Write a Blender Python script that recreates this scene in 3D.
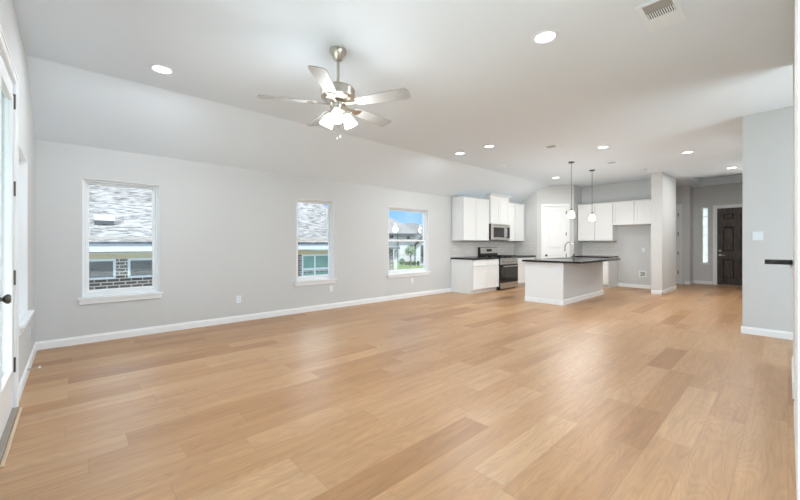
import bpy, bmesh, math, random
from mathutils import Vector, Matrix

PI = math.pi
random.seed(11)
SC = bpy.context.scene
COL = SC.collection
for _o in list(bpy.data.objects):
    bpy.data.objects.remove(_o)

# ---------------------------------------------------------------- camera
cam_d = bpy.data.cameras.new('camera')
cam = bpy.data.objects.new('camera', cam_d)
COL.objects.link(cam)
cam.location = (0, 0, 1.3)
cam.rotation_euler = (PI / 2, 0, math.radians(-42.5))
cam_d.sensor_width = 36
cam_d.lens = 16.0
cam_d.shift_y = -6 / 800
cam_d.clip_start = 0.02
cam_d.clip_end = 500
SC.camera = cam

# ---------------------------------------------------------------- sky, sun, exposure
world = bpy.data.worlds.new('sky')
SC.world = world
world.use_nodes = True
wn = world.node_tree
wn.nodes.clear()
wtc = wn.nodes.new('ShaderNodeTexCoord')
wsp = wn.nodes.new('ShaderNodeSeparateXYZ')
wn.links.new(wtc.outputs['Generated'], wsp.inputs[0])
wrp = wn.nodes.new('ShaderNodeValToRGB')
wn.links.new(wsp.outputs['Z'], wrp.inputs[0])
wrp.color_ramp.elements[0].position = 0.0
wrp.color_ramp.elements[0].color = (0.27, 0.46, 0.69, 1)
wrp.color_ramp.elements[1].position = 0.9
wrp.color_ramp.elements[1].color = (0.16, 0.36, 0.78, 1)
_e = wrp.color_ramp.elements.new(0.12)
_e.color = (0.175, 0.375, 0.66, 1)
wnz = wn.nodes.new('ShaderNodeTexNoise')        # thin bright clouds high up, out of view, added to brighten the skylight
wnz.inputs['Scale'].default_value = 2.2
wnz.inputs['Detail'].default_value = 5
wn.links.new(wtc.outputs['Generated'], wnz.inputs['Vector'])
wcr = wn.nodes.new('ShaderNodeMapRange')
wcr.inputs['From Min'].default_value = 0.40
wcr.inputs['From Max'].default_value = 0.54
wn.links.new(wnz.outputs['Fac'], wcr.inputs['Value'])
wzr = wn.nodes.new('ShaderNodeMapRange')
wzr.inputs['From Min'].default_value = 0.2
wzr.inputs['From Max'].default_value = 0.4
wn.links.new(wsp.outputs['Z'], wzr.inputs['Value'])
wmu = wn.nodes.new('ShaderNodeMath')
wmu.operation = 'MULTIPLY'
wn.links.new(wcr.outputs[0], wmu.inputs[0])
wn.links.new(wzr.outputs[0], wmu.inputs[1])
# a bright bank of cloud, added low behind the camera for sideways fill light
wsw = wn.nodes.new('ShaderNodeMath')
wsw.operation = 'ADD'
wn.links.new(wsp.outputs['X'], wsw.inputs[0])
wn.links.new(wsp.outputs['Y'], wsw.inputs[1])
wbk = wn.nodes.new('ShaderNodeMapRange')
wbk.inputs['From Min'].default_value = 0.1
wbk.inputs['From Max'].default_value = -0.5
wn.links.new(wsw.outputs[0], wbk.inputs['Value'])
wad = wn.nodes.new('ShaderNodeMath')
wad.operation = 'ADD'
wad.use_clamp = True
wn.links.new(wmu.outputs[0], wad.inputs[0])
wn.links.new(wbk.outputs[0], wad.inputs[1])
wmx = wn.nodes.new('ShaderNodeMix')
wmx.data_type = 'RGBA'
wmx.inputs['B'].default_value = (2.15, 2.4, 2.65, 1)
wn.links.new(wad.outputs[0], wmx.inputs['Factor'])
wn.links.new(wrp.outputs[0], wmx.inputs['A'])
bg = wn.nodes.new('ShaderNodeBackground')
bg.inputs['Strength'].default_value = 1.0
wo = wn.nodes.new('ShaderNodeOutputWorld')
wn.links.new(wmx.outputs['Result'], bg.inputs[0])
wn.links.new(bg.outputs[0], wo.inputs[0])

sun_d = bpy.data.lights.new('sun', 'SUN')
sun_d.energy = 12.0
sun_d.angle = math.radians(0.6)
sun_d.color = (1.0, 0.97, 0.92)
sun = bpy.data.objects.new('sun', sun_d)
COL.objects.link(sun)
_sd = Vector((-0.02, 0.50, -1.0))            # light comes from behind the camera's right shoulder, high up
sun.rotation_euler = _sd.to_track_quat('-Z', 'Y').to_euler()

CAN_W = 13.0        # power of each recessed lamp in the living room
FOYER_W = 19.0
CAN_FAR_W = 12.5    # and of those in the kitchen and foyer
FAN_W = 6.0        # power of each bulb of the fan's light kit
PEND_W = 18.0
LAMP_COL = (0.93, 0.97, 1.0)
WARM_COL = (1.0, 0.965, 0.92)    # kitchen and foyer bulbs are a little warmer

vs = SC.view_settings
vs.view_transform = 'Standard'
vs.look = 'None'
vs.gamma = 1.0
vs.use_curve_mapping = False
vs.exposure = 0.79


# ---------------------------------------------------------------- materials
def lin(c):
    if isinstance(c, str):
        c = tuple(int(c[i:i + 2], 16) for i in (0, 2, 4))
    r = []
    for v in c:
        v = v / 255
        r.append(v / 12.92 if v <= 0.04045 else ((v + 0.055) / 1.055) ** 2.4)
    return (*r, 1.0)


def new_mat(name):
    m = bpy.data.materials.new(name)
    m.use_nodes = True
    nt = m.node_tree
    b = nt.nodes['Principled BSDF']
    return m, nt, b


def mat(name, c, rough=0.5, metal=0.0, bump=0.0, bscale=60, var=0.0, spec=0.5):
    m, nt, b = new_mat(name)
    b.inputs['Base Color'].default_value = lin(c)
    b.inputs['Roughness'].default_value = rough
    b.inputs['Metallic'].default_value = metal
    b.inputs['Specular IOR Level'].default_value = spec
    tc = nt.nodes.new('ShaderNodeTexCoord')
    n = nt.nodes.new('ShaderNodeTexNoise')
    n.inputs['Scale'].default_value = bscale
    n.inputs['Detail'].default_value = 3
    nt.links.new(tc.outputs['Object'], n.inputs['Vector'])
    if bump > 0:
        bp = nt.nodes.new('ShaderNodeBump')
        bp.inputs['Strength'].default_value = bump
        bp.inputs['Distance'].default_value = 0.004
        nt.links.new(n.outputs['Fac'], bp.inputs['Height'])
        nt.links.new(bp.outputs['Normal'], b.inputs['Normal'])
    if var > 0:
        mx = nt.nodes.new('ShaderNodeMix')
        mx.data_type = 'RGBA'
        l = lin(c)
        mx.inputs['A'].default_value = tuple(v * (1 - var) for v in l[:3]) + (1,)
        mx.inputs['B'].default_value = tuple(min(1, v * (1 + var)) for v in l[:3]) + (1,)
        nt.links.new(n.outputs['Fac'], mx.inputs['Factor'])
        nt.links.new(mx.outputs['Result'], b.inputs['Base Color'])
    return m


def emit_mat(name, c, s):
    m, nt, b = new_mat(name)
    b.inputs['Base Color'].default_value = lin(c)
    b.inputs['Emission Color'].default_value = lin(c)
    b.inputs['Emission Strength'].default_value = s
    b.inputs['Roughness'].default_value = 0.4
    return m


def glass_mat(name, tint, refl=1.33):
    m, nt, b = new_mat(name)
    nt.nodes.remove(b)
    t = nt.nodes.new('ShaderNodeBsdfTransparent')
    t.inputs[0].default_value = tint
    g = nt.nodes.new('ShaderNodeBsdfGlossy')
    g.inputs['Roughness'].default_value = 0.01
    mx = nt.nodes.new('ShaderNodeMixShader')
    fr = nt.nodes.new('ShaderNodeFresnel')
    fr.inputs['IOR'].default_value = refl
    nt.links.new(fr.outputs[0], mx.inputs[0])
    nt.links.new(t.outputs[0], mx.inputs[1])
    nt.links.new(g.outputs[0], mx.inputs[2])
    nt.links.new(mx.outputs[0], nt.nodes['Material Output'].inputs[0])
    return m


def shingle_mat(name, c0, c1, c2):
    m, nt, b = new_mat(name)
    tc = nt.nodes.new('ShaderNodeTexCoord')
    mp = nt.nodes.new('ShaderNodeMapping')
    mp.inputs['Scale'].default_value = (5.0, 19.0, 5.0)
    n = nt.nodes.new('ShaderNodeTexNoise')
    n.inputs['Scale'].default_value = 1.0
    n.inputs['Detail'].default_value = 2.5
    n.inputs['Roughness'].default_value = 0.6
    rp = nt.nodes.new('ShaderNodeValToRGB')
    rp.color_ramp.elements[0].position = 0.40
    rp.color_ramp.elements[0].color = lin(c0)
    rp.color_ramp.elements[1].position = 0.66
    rp.color_ramp.elements[1].color = lin(c2)
    e = rp.color_ramp.elements.new(0.49)
    e.color = lin(c1)
    nt.links.new(tc.outputs['Object'], mp.inputs[0])
    nt.links.new(mp.outputs[0], n.inputs['Vector'])
    nt.links.new(n.outputs['Fac'], rp.inputs[0])
    nt.links.new(rp.outputs[0], b.inputs['Base Color'])
    b.inputs['Roughness'].default_value = 0.9
    return m


def frost_mat(name):
    m, nt, b = new_mat(name)
    nt.nodes.remove(b)
    t = nt.nodes.new('ShaderNodeBsdfTransparent')
    t.inputs[0].default_value = (0.95, 0.90, 0.82, 1)
    g = nt.nodes.new('ShaderNodeBsdfTranslucent')
    g.inputs[0].default_value = (1.0, 0.92, 0.80, 1)
    mx = nt.nodes.new('ShaderNodeMixShader')
    mx.inputs[0].default_value = 0.75
    nt.links.new(t.outputs[0], mx.inputs[1])
    nt.links.new(g.outputs[0], mx.inputs[2])
    nt.links.new(mx.outputs[0], nt.nodes['Material Output'].inputs[0])
    return m


def brick_mat(name, c1, c2, mortar, scale, bw, bh, ms, rough, bump, axis='XZ', offset=0.5, bias=0.0, noise=0.0):
    """Brick texture laid on a wall: axis gives which object coordinates run along the courses and up."""
    m, nt, b = new_mat(name)
    tc = nt.nodes.new('ShaderNodeTexCoord')
    sp = nt.nodes.new('ShaderNodeSeparateXYZ')
    cb = nt.nodes.new('ShaderNodeCombineXYZ')
    nt.links.new(tc.outputs['Object'], sp.inputs[0])
    nt.links.new(sp.outputs[axis[0]], cb.inputs['X'])
    nt.links.new(sp.outputs[axis[1]], cb.inputs['Y'])
    bt = nt.nodes.new('ShaderNodeTexBrick')
    bt.offset = offset
    bt.inputs['Color1'].default_value = lin(c1)
    bt.inputs['Color2'].default_value = lin(c2)
    bt.inputs['Mortar'].default_value = lin(mortar)
    bt.inputs['Scale'].default_value = scale
    bt.inputs['Mortar Size'].default_value = ms
    bt.inputs['Mortar Smooth'].default_value = 0.1
    bt.inputs['Bias'].default_value = bias
    bt.inputs['Brick Width'].default_value = bw
    bt.inputs['Row Height'].default_value = bh
    nt.links.new(cb.outputs[0], bt.inputs['Vector'])
    nt.links.new(bt.outputs['Color'], b.inputs['Base Color'])
    b.inputs['Roughness'].default_value = rough
    bp = nt.nodes.new('ShaderNodeBump')
    bp.invert = True
    bp.inputs['Strength'].default_value = bump
    bp.inputs['Distance'].default_value = 0.004
    nt.links.new(bt.outputs['Fac'], bp.inputs['Height'])
    nt.links.new(bp.outputs['Normal'], b.inputs['Normal'])
    return m


def floor_mat():
    m, nt, b = new_mat('oak_planks')
    N, L = nt.nodes, nt.links

    def math_(op, a, c=None):
        n = N.new('ShaderNodeMath')
        n.operation = op
        for i, v in enumerate((a, c)):
            if v is None:
                continue
            if isinstance(v, (int, float)):
                n.inputs[i].default_value = v
            else:
                L.new(v, n.inputs[i])
        return n.outputs[0]
    W, LEN = 0.205, 2.3
    tc = N.new('ShaderNodeTexCoord')
    sp = N.new('ShaderNodeSeparateXYZ')
    L.new(tc.outputs['Object'], sp.inputs[0])
    X, Y = sp.outputs['X'], sp.outputs['Y']
    v = math_('DIVIDE', Y, W)
    row = math_('FLOOR', v)
    fv = math_('FRACT', v)
    wr = N.new('ShaderNodeTexWhiteNoise')
    wr.noise_dimensions = '1D'
    L.new(row, wr.inputs['W'])
    u = math_('ADD', math_('DIVIDE', X, LEN), math_('MULTIPLY', wr.outputs['Value'], 7.0))
    # two plank lengths alternate at random
    colm = math_('FLOOR', u)
    fu = math_('FRACT', u)
    wl = N.new('ShaderNodeTexWhiteNoise')
    wl.noise_dimensions = '2D'
    cc = N.new('ShaderNodeCombineXYZ')
    L.new(colm, cc.inputs['X'])
    L.new(row, cc.inputs['Y'])
    L.new(cc.outputs[0], wl.inputs['Vector'])
    cut = math_('ADD', math_('MULTIPLY', wl.outputs['Value'], 0.5), 0.3)
    half = math_('GREATER_THAN', fu, cut)
    cc2 = N.new('ShaderNodeCombineXYZ')
    L.new(math_('ADD', math_('MULTIPLY', colm, 2.0), half), cc2.inputs['X'])
    L.new(row, cc2.inputs['Y'])
    wp = N.new('ShaderNodeTexWhiteNoise')
    wp.noise_dimensions = '2D'
    L.new(cc2.outputs[0], wp.inputs['Vector'])
    rnd = wp.outputs['Value']
    # grain: noise stretched along the plank, shifted per plank
    g = N.new('ShaderNodeCombineXYZ')
    L.new(math_('ADD', math_('MULTIPLY', X, 1.3), math_('MULTIPLY', rnd, 37.0)), g.inputs['X'])
    L.new(math_('ADD', math_('MULTIPLY', Y, 15.0), math_('MULTIPLY', rnd, 91.0)), g.inputs['Y'])
    n1 = N.new('ShaderNodeTexNoise')
    n1.inputs['Scale'].default_value = 1.0
    n1.inputs['Detail'].default_value = 5
    n1.inputs['Roughness'].default_value = 0.6
    n1.inputs['Distortion'].default_value = 0.8
    L.new(g.outputs[0], n1.inputs['Vector'])
    # fine pores
    g3 = N.new('ShaderNodeCombineXYZ')
    L.new(math_('ADD', math_('MULTIPLY', X, 4.0), math_('MULTIPLY', rnd, 71.0)), g3.inputs['X'])
    L.new(math_('MULTIPLY', Y, 95.0), g3.inputs['Y'])
    n3 = N.new('ShaderNodeTexNoise')
    n3.inputs['Scale'].default_value = 1.0
    n3.inputs['Detail'].default_value = 2
    L.new(g3.outputs[0], n3.inputs['Vector'])
    # cathedral figure: rings of a slow noise
    g2 = N.new('ShaderNodeCombineXYZ')
    L.new(math_('ADD', math_('MULTIPLY', X, 0.9), math_('MULTIPLY', rnd, 53.0)), g2.inputs['X'])
    L.new(math_('ADD', math_('MULTIPLY', Y, 5.5), math_('MULTIPLY', rnd, 17.0)), g2.inputs['Y'])
    n2 = N.new('ShaderNodeTexNoise')
    n2.inputs['Scale'].default_value = 1.0
    n2.inputs['Detail'].default_value = 1.5
    L.new(g2.outputs[0], n2.inputs['Vector'])
    ring = math_('ABSOLUTE', math_('SINE', math_('MULTIPLY', n2.outputs['Fac'], 62.0)))
    ring = math_('POWER', ring, 3.0)
    rp = N.new('ShaderNodeValToRGB')
    rp.color_ramp.elements[0].position = 0.0
    rp.color_ramp.elements[0].color = lin((172, 127, 86))
    rp.color_ramp.elements[1].position = 1.0
    rp.color_ramp.elements[1].color = lin((203, 163, 122))
    for p, c in ((0.13, (184, 139, 95)), (0.32, (192, 148, 105)), (0.7, (198, 156, 114))):
        e = rp.color_ramp.elements.new(p)
        e.color = lin(c)
    L.new(rnd, rp.inputs[0])
    fac = math_('ADD', math_('MULTIPLY', math_('SUBTRACT', n1.outputs['Fac'], 0.5), 0.55),
                math_('MULTIPLY', math_('SUBTRACT', 0.35, ring), 0.075))
    fac = math_('ADD', fac, math_('MULTIPLY', math_('SUBTRACT', n3.outputs['Fac'], 0.5), 0.22))
    fac = math_('ADD', fac, 0.87)
    seam_y = math_('LESS_THAN', math_('MINIMUM', fv, math_('SUBTRACT', 1.0, fv)), 0.008)
    dx = math_('MINIMUM', math_('MINIMUM', fu, math_('SUBTRACT', 1.0, fu)), math_('ABSOLUTE', math_('SUBTRACT', fu, cut)))
    seam_x = math_('LESS_THAN', dx, 0.0013)
    seam = math_('MAXIMUM', seam_y, seam_x)
    fac = math_('MULTIPLY', fac, math_('SUBTRACT', 1.0, math_('MULTIPLY', seam, 0.13)))
    vm = N.new('ShaderNodeVectorMath')
    vm.operation = 'SCALE'
    L.new(rp.outputs[0], vm.inputs[0])
    L.new(fac, vm.inputs['Scale'])
    L.new(vm.outputs[0], b.inputs['Base Color'])
    b.inputs['Roughness'].default_value = 0.36
    b.inputs['Specular IOR Level'].default_value = 0.5
    bp = N.new('ShaderNodeBump')
    bp.inputs['Strength'].default_value = 0.08
    bp.inputs['Distance'].default_value = 0.002
    L.new(n1.outputs['Fac'], bp.inputs['Height'])
    L.new(bp.outputs['Normal'], b.inputs['Normal'])
    return m


def dark_wood_mat():
    m, nt, b = new_mat('dark_door_wood')
    tc = nt.nodes.new('ShaderNodeTexCoord')
    mp = nt.nodes.new('ShaderNodeMapping')
    mp.inputs['Scale'].default_value = (14, 14, 1.6)
    n = nt.nodes.new('ShaderNodeTexNoise')
    n.inputs['Scale'].default_value = 2.2
    n.inputs['Detail'].default_value = 5
    rp = nt.nodes.new('ShaderNodeValToRGB')
    rp.color_ramp.elements[0].position = 0.35
    rp.color_ramp.elements[0].color = lin((30, 22, 17))
    rp.color_ramp.elements[1].position = 0.72
    rp.color_ramp.elements[1].color = lin((76, 56, 44))
    nt.links.new(tc.outputs['Object'], mp.inputs[0])
    nt.links.new(mp.outputs[0], n.inputs['Vector'])
    nt.links.new(n.outputs['Fac'], rp.inputs[0])
    nt.links.new(rp.outputs[0], b.inputs['Base Color'])
    b.inputs['Roughness'].default_value = 0.45
    return m


def granite_mat():
    m, nt, b = new_mat('black_granite')
    tc = nt.nodes.new('ShaderNodeTexCoord')
    n = nt.nodes.new('ShaderNodeTexNoise')
    n.inputs['Scale'].default_value = 120
    n.inputs['Detail'].default_value = 4
    rp = nt.nodes.new('ShaderNodeValToRGB')
    rp.color_ramp.elements[0].position = 0.5
    rp.color_ramp.elements[0].color = lin((16, 16, 18))
    rp.color_ramp.elements[1].position = 0.75
    rp.color_ramp.elements[1].color = lin((92, 92, 96))
    nt.links.new(tc.outputs['Object'], n.inputs['Vector'])
    nt.links.new(n.outputs['Fac'], rp.inputs[0])
    nt.links.new(rp.outputs[0], b.inputs['Base Color'])
    b.inputs['Roughness'].default_value = 0.2
    b.inputs['Specular IOR Level'].default_value = 0.35
    return m


M = dict(
    wall=mat('wall_paint', (211, 214, 215), 0.75, bump=0.05, bscale=220, spec=0.3),
    ceil=mat('ceiling_paint', (232, 242, 250), 0.85, bump=0.05, bscale=200, spec=0.2),
    trim=mat('white_trim_paint', (243, 247, 250), 0.4, bump=0.02, bscale=30),
    cab=mat('white_cabinet_paint', (239, 242, 243), 0.4, bump=0.02, bscale=30),
    floor=floor_mat(),
    granite=granite_mat(),
    nickel=mat('brushed_nickel', (190, 184, 174), 0.3, 1.0, bump=0.02, bscale=90),
    darknickel=mat('dark_satin_metal', (110, 107, 102), 0.35, 1.0, bump=0.02, bscale=90),
    steel=mat('stainless_steel', (200, 198, 194), 0.3, 1.0, bump=0.02, bscale=120),
    black=mat('black_enamel', (14, 14, 15), 0.3, var=0.1),
    blackglass=mat('black_oven_glass', (10, 10, 12), 0.06, var=0.1),
    dkglass=mat('smoked_glass_window', (30, 30, 32), 0.12, var=0.1),
    iron=mat('cast_iron', (22, 22, 23), 0.6, bump=0.2, bscale=80),
    blade=mat('pale_fan_blade', (158, 157, 154), 0.45, bump=0.03, bscale=40, var=0.04),
    plastic=mat('white_plastic', (236, 245, 251), 0.4, var=0.01),
    slot=mat('dark_slot', (60, 60, 60), 0.6, var=0.05),
    galv=mat('weathered_galvanised_metal', (98, 100, 102), 0.7, var=0.06),
    plastic_grey=mat('grey_plastic', (168, 168, 166), 0.5, var=0.03),  # on the registers it stands for white louvres in shade
    ventgrey=mat('grey_louvre', (128, 128, 128), 0.5, var=0.03),
    vinyl=mat('white_vinyl', (240, 245, 248), 0.4, var=0.01),
    matte=mat('matte_white_paint', (240, 241, 241), 0.95, spec=0.05),
    thresh=mat('grey_threshold', (150, 142, 130), 0.5, var=0.06, bscale=20),
    woodtrim=mat('pale_wood_strip', (214, 190, 160), 0.5, var=0.06, bscale=20),
    glass=glass_mat('window_glass', (0.96, 0.98, 0.98, 1), 1.33),
    frost=frost_mat('frosted_sidelight_glass'),
    dark_door=dark_wood_mat(),
    tile=brick_mat('white_subway_tile', (226, 225, 222), (218, 217, 214), (196, 194, 190), 1.0, 0.17, 0.085, 0.003, 0.12, 0.35, 'XZ'),
    lens=emit_mat('lit_lamp_lens', (255, 250, 240), 3.5),
    shade=emit_mat('lit_glass_shade', (255, 247, 236), 1.8),
    pshade=emit_mat('lit_pendant_glass', (255, 250, 244), 2.0),
    n_brick=brick_mat('neighbour_brick', (70, 59, 53), (42, 37, 35), (142, 138, 132), 1.0, 0.215, 0.075, 0.011, 0.85, 0.6, 'XZ', bias=-0.1),
    shingle=shingle_mat('grey_shingles', (34, 34, 36), (70, 71, 73), (90, 91, 93)),
    shingle_dark=shingle_mat('dark_shingles', (26, 28, 31), (56, 59, 63), (70, 73, 77)),
    ext_trim=mat('exterior_white_trim', (150, 156, 158), 0.6, var=0.02),
    fascia=mat('pale_fascia_paint', (116, 121, 124), 0.6, var=0.02),
    tan=mat('tan_siding_paint', (140, 130, 100), 0.7, var=0.04),
    screen=mat('dark_insect_screen', (24, 29, 29), 0.7, var=0.08, bscale=200),
    paneg=mat('greenish_window_glass', (84, 112, 104), 0.25, var=0.3, bscale=2),
    stone=brick_mat('grey_stone_facing', (92, 91, 90), (62, 62, 64), (124, 123, 120), 1.0, 0.3, 0.14, 0.02, 0.9, 0.6, 'XZ'),
    siding=mat('white_lap_siding', (136, 139, 142), 0.7, var=0.02),
    lawn=mat('green_lawn_grass', (52, 68, 32), 0.95, bump=0.6, bscale=40, var=0.3),
    bark=mat('grey_brown_bark', (96, 82, 70), 0.9, bump=0.6, bscale=30, var=0.2),
    leaf=mat('green_leaves', (50, 74, 38), 0.7, var=0.35, bscale=9),
    leafdark=mat('dark_green_leaves', (38, 62, 40), 0.7, var=0.3, bscale=9),
    concrete=mat('pale_concrete', (228, 231, 232), 0.9, var=0.05, bscale=6),
    darktrim=mat('dark_grey_trim', (70, 74, 80), 0.6, var=0.05),
)


# ---------------------------------------------------------------- mesh helpers
class MB:
    def __init__(self):
        self.bm = bmesh.new()

    def box(self, x0, x1, y0, y1, z0, z1):
        v = [self.bm.verts.new((x, y, z)) for x in (x0, x1) for y in (y0, y1) for z in (z0, z1)]
        for f in ((0, 1, 3, 2), (4, 6, 7, 5), (0, 4, 5, 1), (2, 3, 7, 6), (0, 2, 6, 4), (1, 5, 7, 3)):
            self.bm.faces.new([v[i] for i in f])
        return self

    def prism(self, poly, a, b, axis='y'):
        """poly: 2-D outline; extruded from a to b along axis (the outline lies in the other two axes, in xyz order)."""
        def p(u, w, t):
            return {'x': (t, u, w), 'y': (u, t, w), 'z': (u, w, t)}[axis]
        A = [self.bm.verts.new(p(u, w, a)) for u, w in poly]
        B = [self.bm.verts.new(p(u, w, b)) for u, w in poly]
        self.bm.faces.new(A)
        self.bm.faces.new(list(reversed(B)))
        n = len(poly)
        for i in range(n):
            j = (i + 1) % n
            self.bm.faces.new([A[i], B[i], B[j], A[j]])
        return self

    def lathe(self, prof, c=(0, 0, 0), n=32, mtx=None):
        """prof: (radius, z) list from bottom to top; closed where the radius is 0."""
        rings = []
        for r, z in prof:
            if r < 1e-6:
                vs_ = [Vector((0, 0, z))]
            else:
                vs_ = [Vector((r * math.cos(2 * PI * k / n), r * math.sin(2 * PI * k / n), z)) for k in range(n)]
            if mtx is not None:
                vs_ = [mtx @ q for q in vs_]
            rings.append([self.bm.verts.new(q + Vector(c)) for q in vs_])
        for a, b in zip(rings, rings[1:]):
            for k in range(n):
                l = (k + 1) % n
                if len(a) == 1 and len(b) == 1:
                    continue
                if len(a) == 1:
                    self.bm.faces.new([a[0], b[l], b[k]])
                elif len(b) == 1:
                    self.bm.faces.new([a[k], a[l], b[0]])
                else:
                    self.bm.faces.new([a[k], a[l], b[l], b[k]])
        return self

    def tube(self, pts, r, n=12):
        pts = [Vector(p) for p in pts]
        rr = r if isinstance(r, (list, tuple)) else [r] * len(pts)
        rings = []
        ref = None
        for i, p in enumerate(pts):
            d = (pts[min(i + 1, len(pts) - 1)] - pts[max(i - 1, 0)]).normalized()
            if ref is None:
                ref = d.orthogonal().normalized()
            ref = (ref - d * ref.dot(d)).normalized()
            s = d.cross(ref)
            rings.append([self.bm.verts.new(p + (ref * math.cos(2 * PI * k / n) + s * math.sin(2 * PI * k / n)) * rr[i]) for k in range(n)])
        for a, b in zip(rings, rings[1:]):
            for k in range(n):
                l = (k + 1) % n
                self.bm.faces.new([a[k], a[l], b[l], b[k]])
        self.bm.faces.new(list(reversed(rings[0])))
        self.bm.faces.new(rings[-1])
        return self

    def quad(self, a, b, c, d):
        self.bm.faces.new([self.bm.verts.new(p) for p in (a, b, c, d)])
        return self

    def leaves(self, c, rad, n, size):
        for _ in range(n):
            while True:
                p = Vector((random.uniform(-1, 1), random.uniform(-1, 1), random.uniform(-1, 1)))
                if 0.25 < p.length < 1:
                    break
            q = Vector(c) + Vector((p.x * rad[0], p.y * rad[1], p.z * rad[2]))
            u = Vector((random.gauss(0, 1), random.gauss(0, 1), random.gauss(0, 1))).normalized()
            w = u.orthogonal().normalized()
            s = size * random.uniform(0.6, 1.3)
            self.quad(q - u * s, q + w * s * 0.5, q + u * s, q - w * s * 0.5)
        return self

    def build(self, name, m, parent=None, bevel=0.0, smooth=False, matrix=None):
        me = bpy.data.meshes.new(name)
        if matrix is not None:
            bmesh.ops.transform(self.bm, matrix=matrix, verts=self.bm.verts)
        bmesh.ops.recalc_face_normals(self.bm, faces=self.bm.faces)
        self.bm.to_mesh(me)
        self.bm.free()
        if smooth:
            for p in me.polygons:
                p.use_smooth = True
            try:
                me.set_sharp_from_angle(angle=math.radians(38))
            except Exception:
                pass
        o = bpy.data.objects.new(name, me)
        COL.objects.link(o)
        me.materials.append(M[m] if isinstance(m, str) else m)
        if parent:
            o.parent = parent
        if bevel > 0:
            b = o.modifiers.new('bevel', 'BEVEL')
            b.width = bevel
            b.segments = 2
            b.limit_method = 'ANGLE'
        return o


def tag(o, label, cat, group=None):
    o['label'] = label
    o['category'] = cat
    if group:
        o['group'] = group
    return o


def thing(name, label, cat, group=None):
    o = bpy.data.objects.new(name, None)
    o.empty_display_size = 0.1
    COL.objects.link(o)
    return tag(o, label, cat, group)


def place(o, loc, deg=0):
    o.location = loc
    o.rotation_euler = (0, 0, math.radians(deg))
    return o


def struct(o):
    o['kind'] = 'structure'
    return o


def dup(root, loc, deg, label):
    r = root.copy()
    COL.objects.link(r)
    r['label'] = label
    r.location = loc
    r.rotation_euler = (0, 0, math.radians(deg))
    for ch in list(root.children):
        c = ch.copy()
        COL.objects.link(c)
        c.parent = r
        for g in ch.children:
            d = g.copy()
            COL.objects.link(d)
            d.parent = c
    return r


def lamp(name, kind, energy, loc, parent, size=0.1, rot=(0, 0, 0), col=None):
    d = bpy.data.lights.new(name, kind)
    d.energy = energy
    d.color = col or LAMP_COL
    if kind == 'AREA':
        d.shape = 'DISK'
        d.size = size
    else:
        d.shadow_soft_size = size
    o = bpy.data.objects.new(name, d)
    COL.objects.link(o)
    o.location = loc
    o.rotation_euler = rot
    o.parent = parent
    return o


# ================================================================= THE SHELL
XL = -0.35          # face of the wall with the glazed door
YW = 6.22           # face of the long wall with three windows
ZC = 3.17           # flat ceiling
ZW = 2.58           # height of the window wall where the slope begins
YC = 5.10           # where the slope meets the flat ceiling
XK = 12.30          # kitchen back wall
XF = 15.10          # front door wall
TH = 0.16

# floor
struct(MB().box(XL - TH, XF + TH, -2.9, YW + TH, -0.12, 0.0).build('floor', 'floor'))


def wall_with_holes(name, axis, face, thick, u0, u1, z0, z1, holes, m='wall'):
    """axis 'y': wall in the x-z plane at y=face; axis 'x': in the y-z plane at x=face. holes: (u0,u1,z0,z1)."""
    us = sorted({u0, u1, *[h[0] for h in holes], *[h[1] for h in holes]})
    mb = MB()

    def add(a, b, c, d):
        f0, f1 = sorted((face, face + thick))
        if axis == 'y':
            mb.box(a, b, f0, f1, c, d)
        else:
            mb.box(f0, f1, a, b, c, d)
    for a, b in zip(us, us[1:]):
        mid = (a + b) / 2
        zz = z0
        for h in sorted([h for h in holes if h[0] <= mid <= h[1]], key=lambda h: h[2]):
            if h[2] > zz:
                add(a, b, zz, h[2])
            zz = h[3]
        if zz < z1:
            add(a, b, zz, z1)
    bmesh.ops.remove_doubles(mb.bm, verts=mb.bm.verts, dist=1e-5)
    return struct(mb.build(name, m))


WIN = [(0.076, 0.918, 0.60, 2.165), (3.07, 3.885, 0.60, 2.165), (5.342, 6.69, 0.60, 2.165)]
wall_with_holes('wall_north', 'y', YW, TH, XL - TH, 11.1, 0, ZW, WIN)
LDOOR = (3.08, 4.09, 0.0, 2.56)
LWIN = (4.36, 5.236, 0.62, 2.15)
wall_with_holes('wall_west', 'x', XL, -TH, -2.9, YW, 0, 3.45, [LDOOR, LWIN, (-2.5, -0.1, 0.3, 2.7), (0.3, 2.7, 0.3, 2.7)])  # the last two openings are added, unseen, to bring in daylight
# south wall behind the camera, with two wide windows added for fill daylight
SWIN = [(0.0, 3.3, 0.12, 2.8), (3.6, 6.9, 0.12, 2.8)]
wall_with_holes('wall_south', 'y', -2.74, -TH, XL - TH, 7.3, 0, ZC, SWIN)

# kitchen corner: short stub, diagonal pantry wall, side wall, back wall
PA, PB = Vector((10.90, 5.42)), Vector((11.62, 4.57))
pd = (PB - PA)
PLEN = pd.length
pu = pd / PLEN
pn = Vector((-pu.y, pu.x))                 # points into the pantry
PDEG = math.degrees(math.atan2(pu.y, pu.x))
struct(MB().box(10.90, 11.02, 5.42, YW, 0, ZC).build('wall_pantry_stub', 'wall'))
PH = (0.20, 0.91, 0.0, 2.50)
mb = MB()
mb.box(0, PH[0], 0, 0.12, 0, ZC).box(PH[1], PLEN, 0, 0.12, 0, ZC).box(PH[0], PH[1], 0, 0.12, PH[3], ZC)
w = struct(mb.build('wall_pantry', 'wall'))
place(w, (PA.x, PA.y, 0), PDEG)
struct(MB().box(11.62, XK + 0.12, 4.57, 4.69, 0, ZC).build('wall_pantry_side', 'wall'))
struct(MB().box(XK, XK + 0.12, 2.43, 4.57, 0, ZC).build('wall_kitchen', 'wall'))
struct(MB().box(11.16, 12.84, 2.19, 2.43, 0, ZC).build('wall_column', 'wall'))

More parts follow.
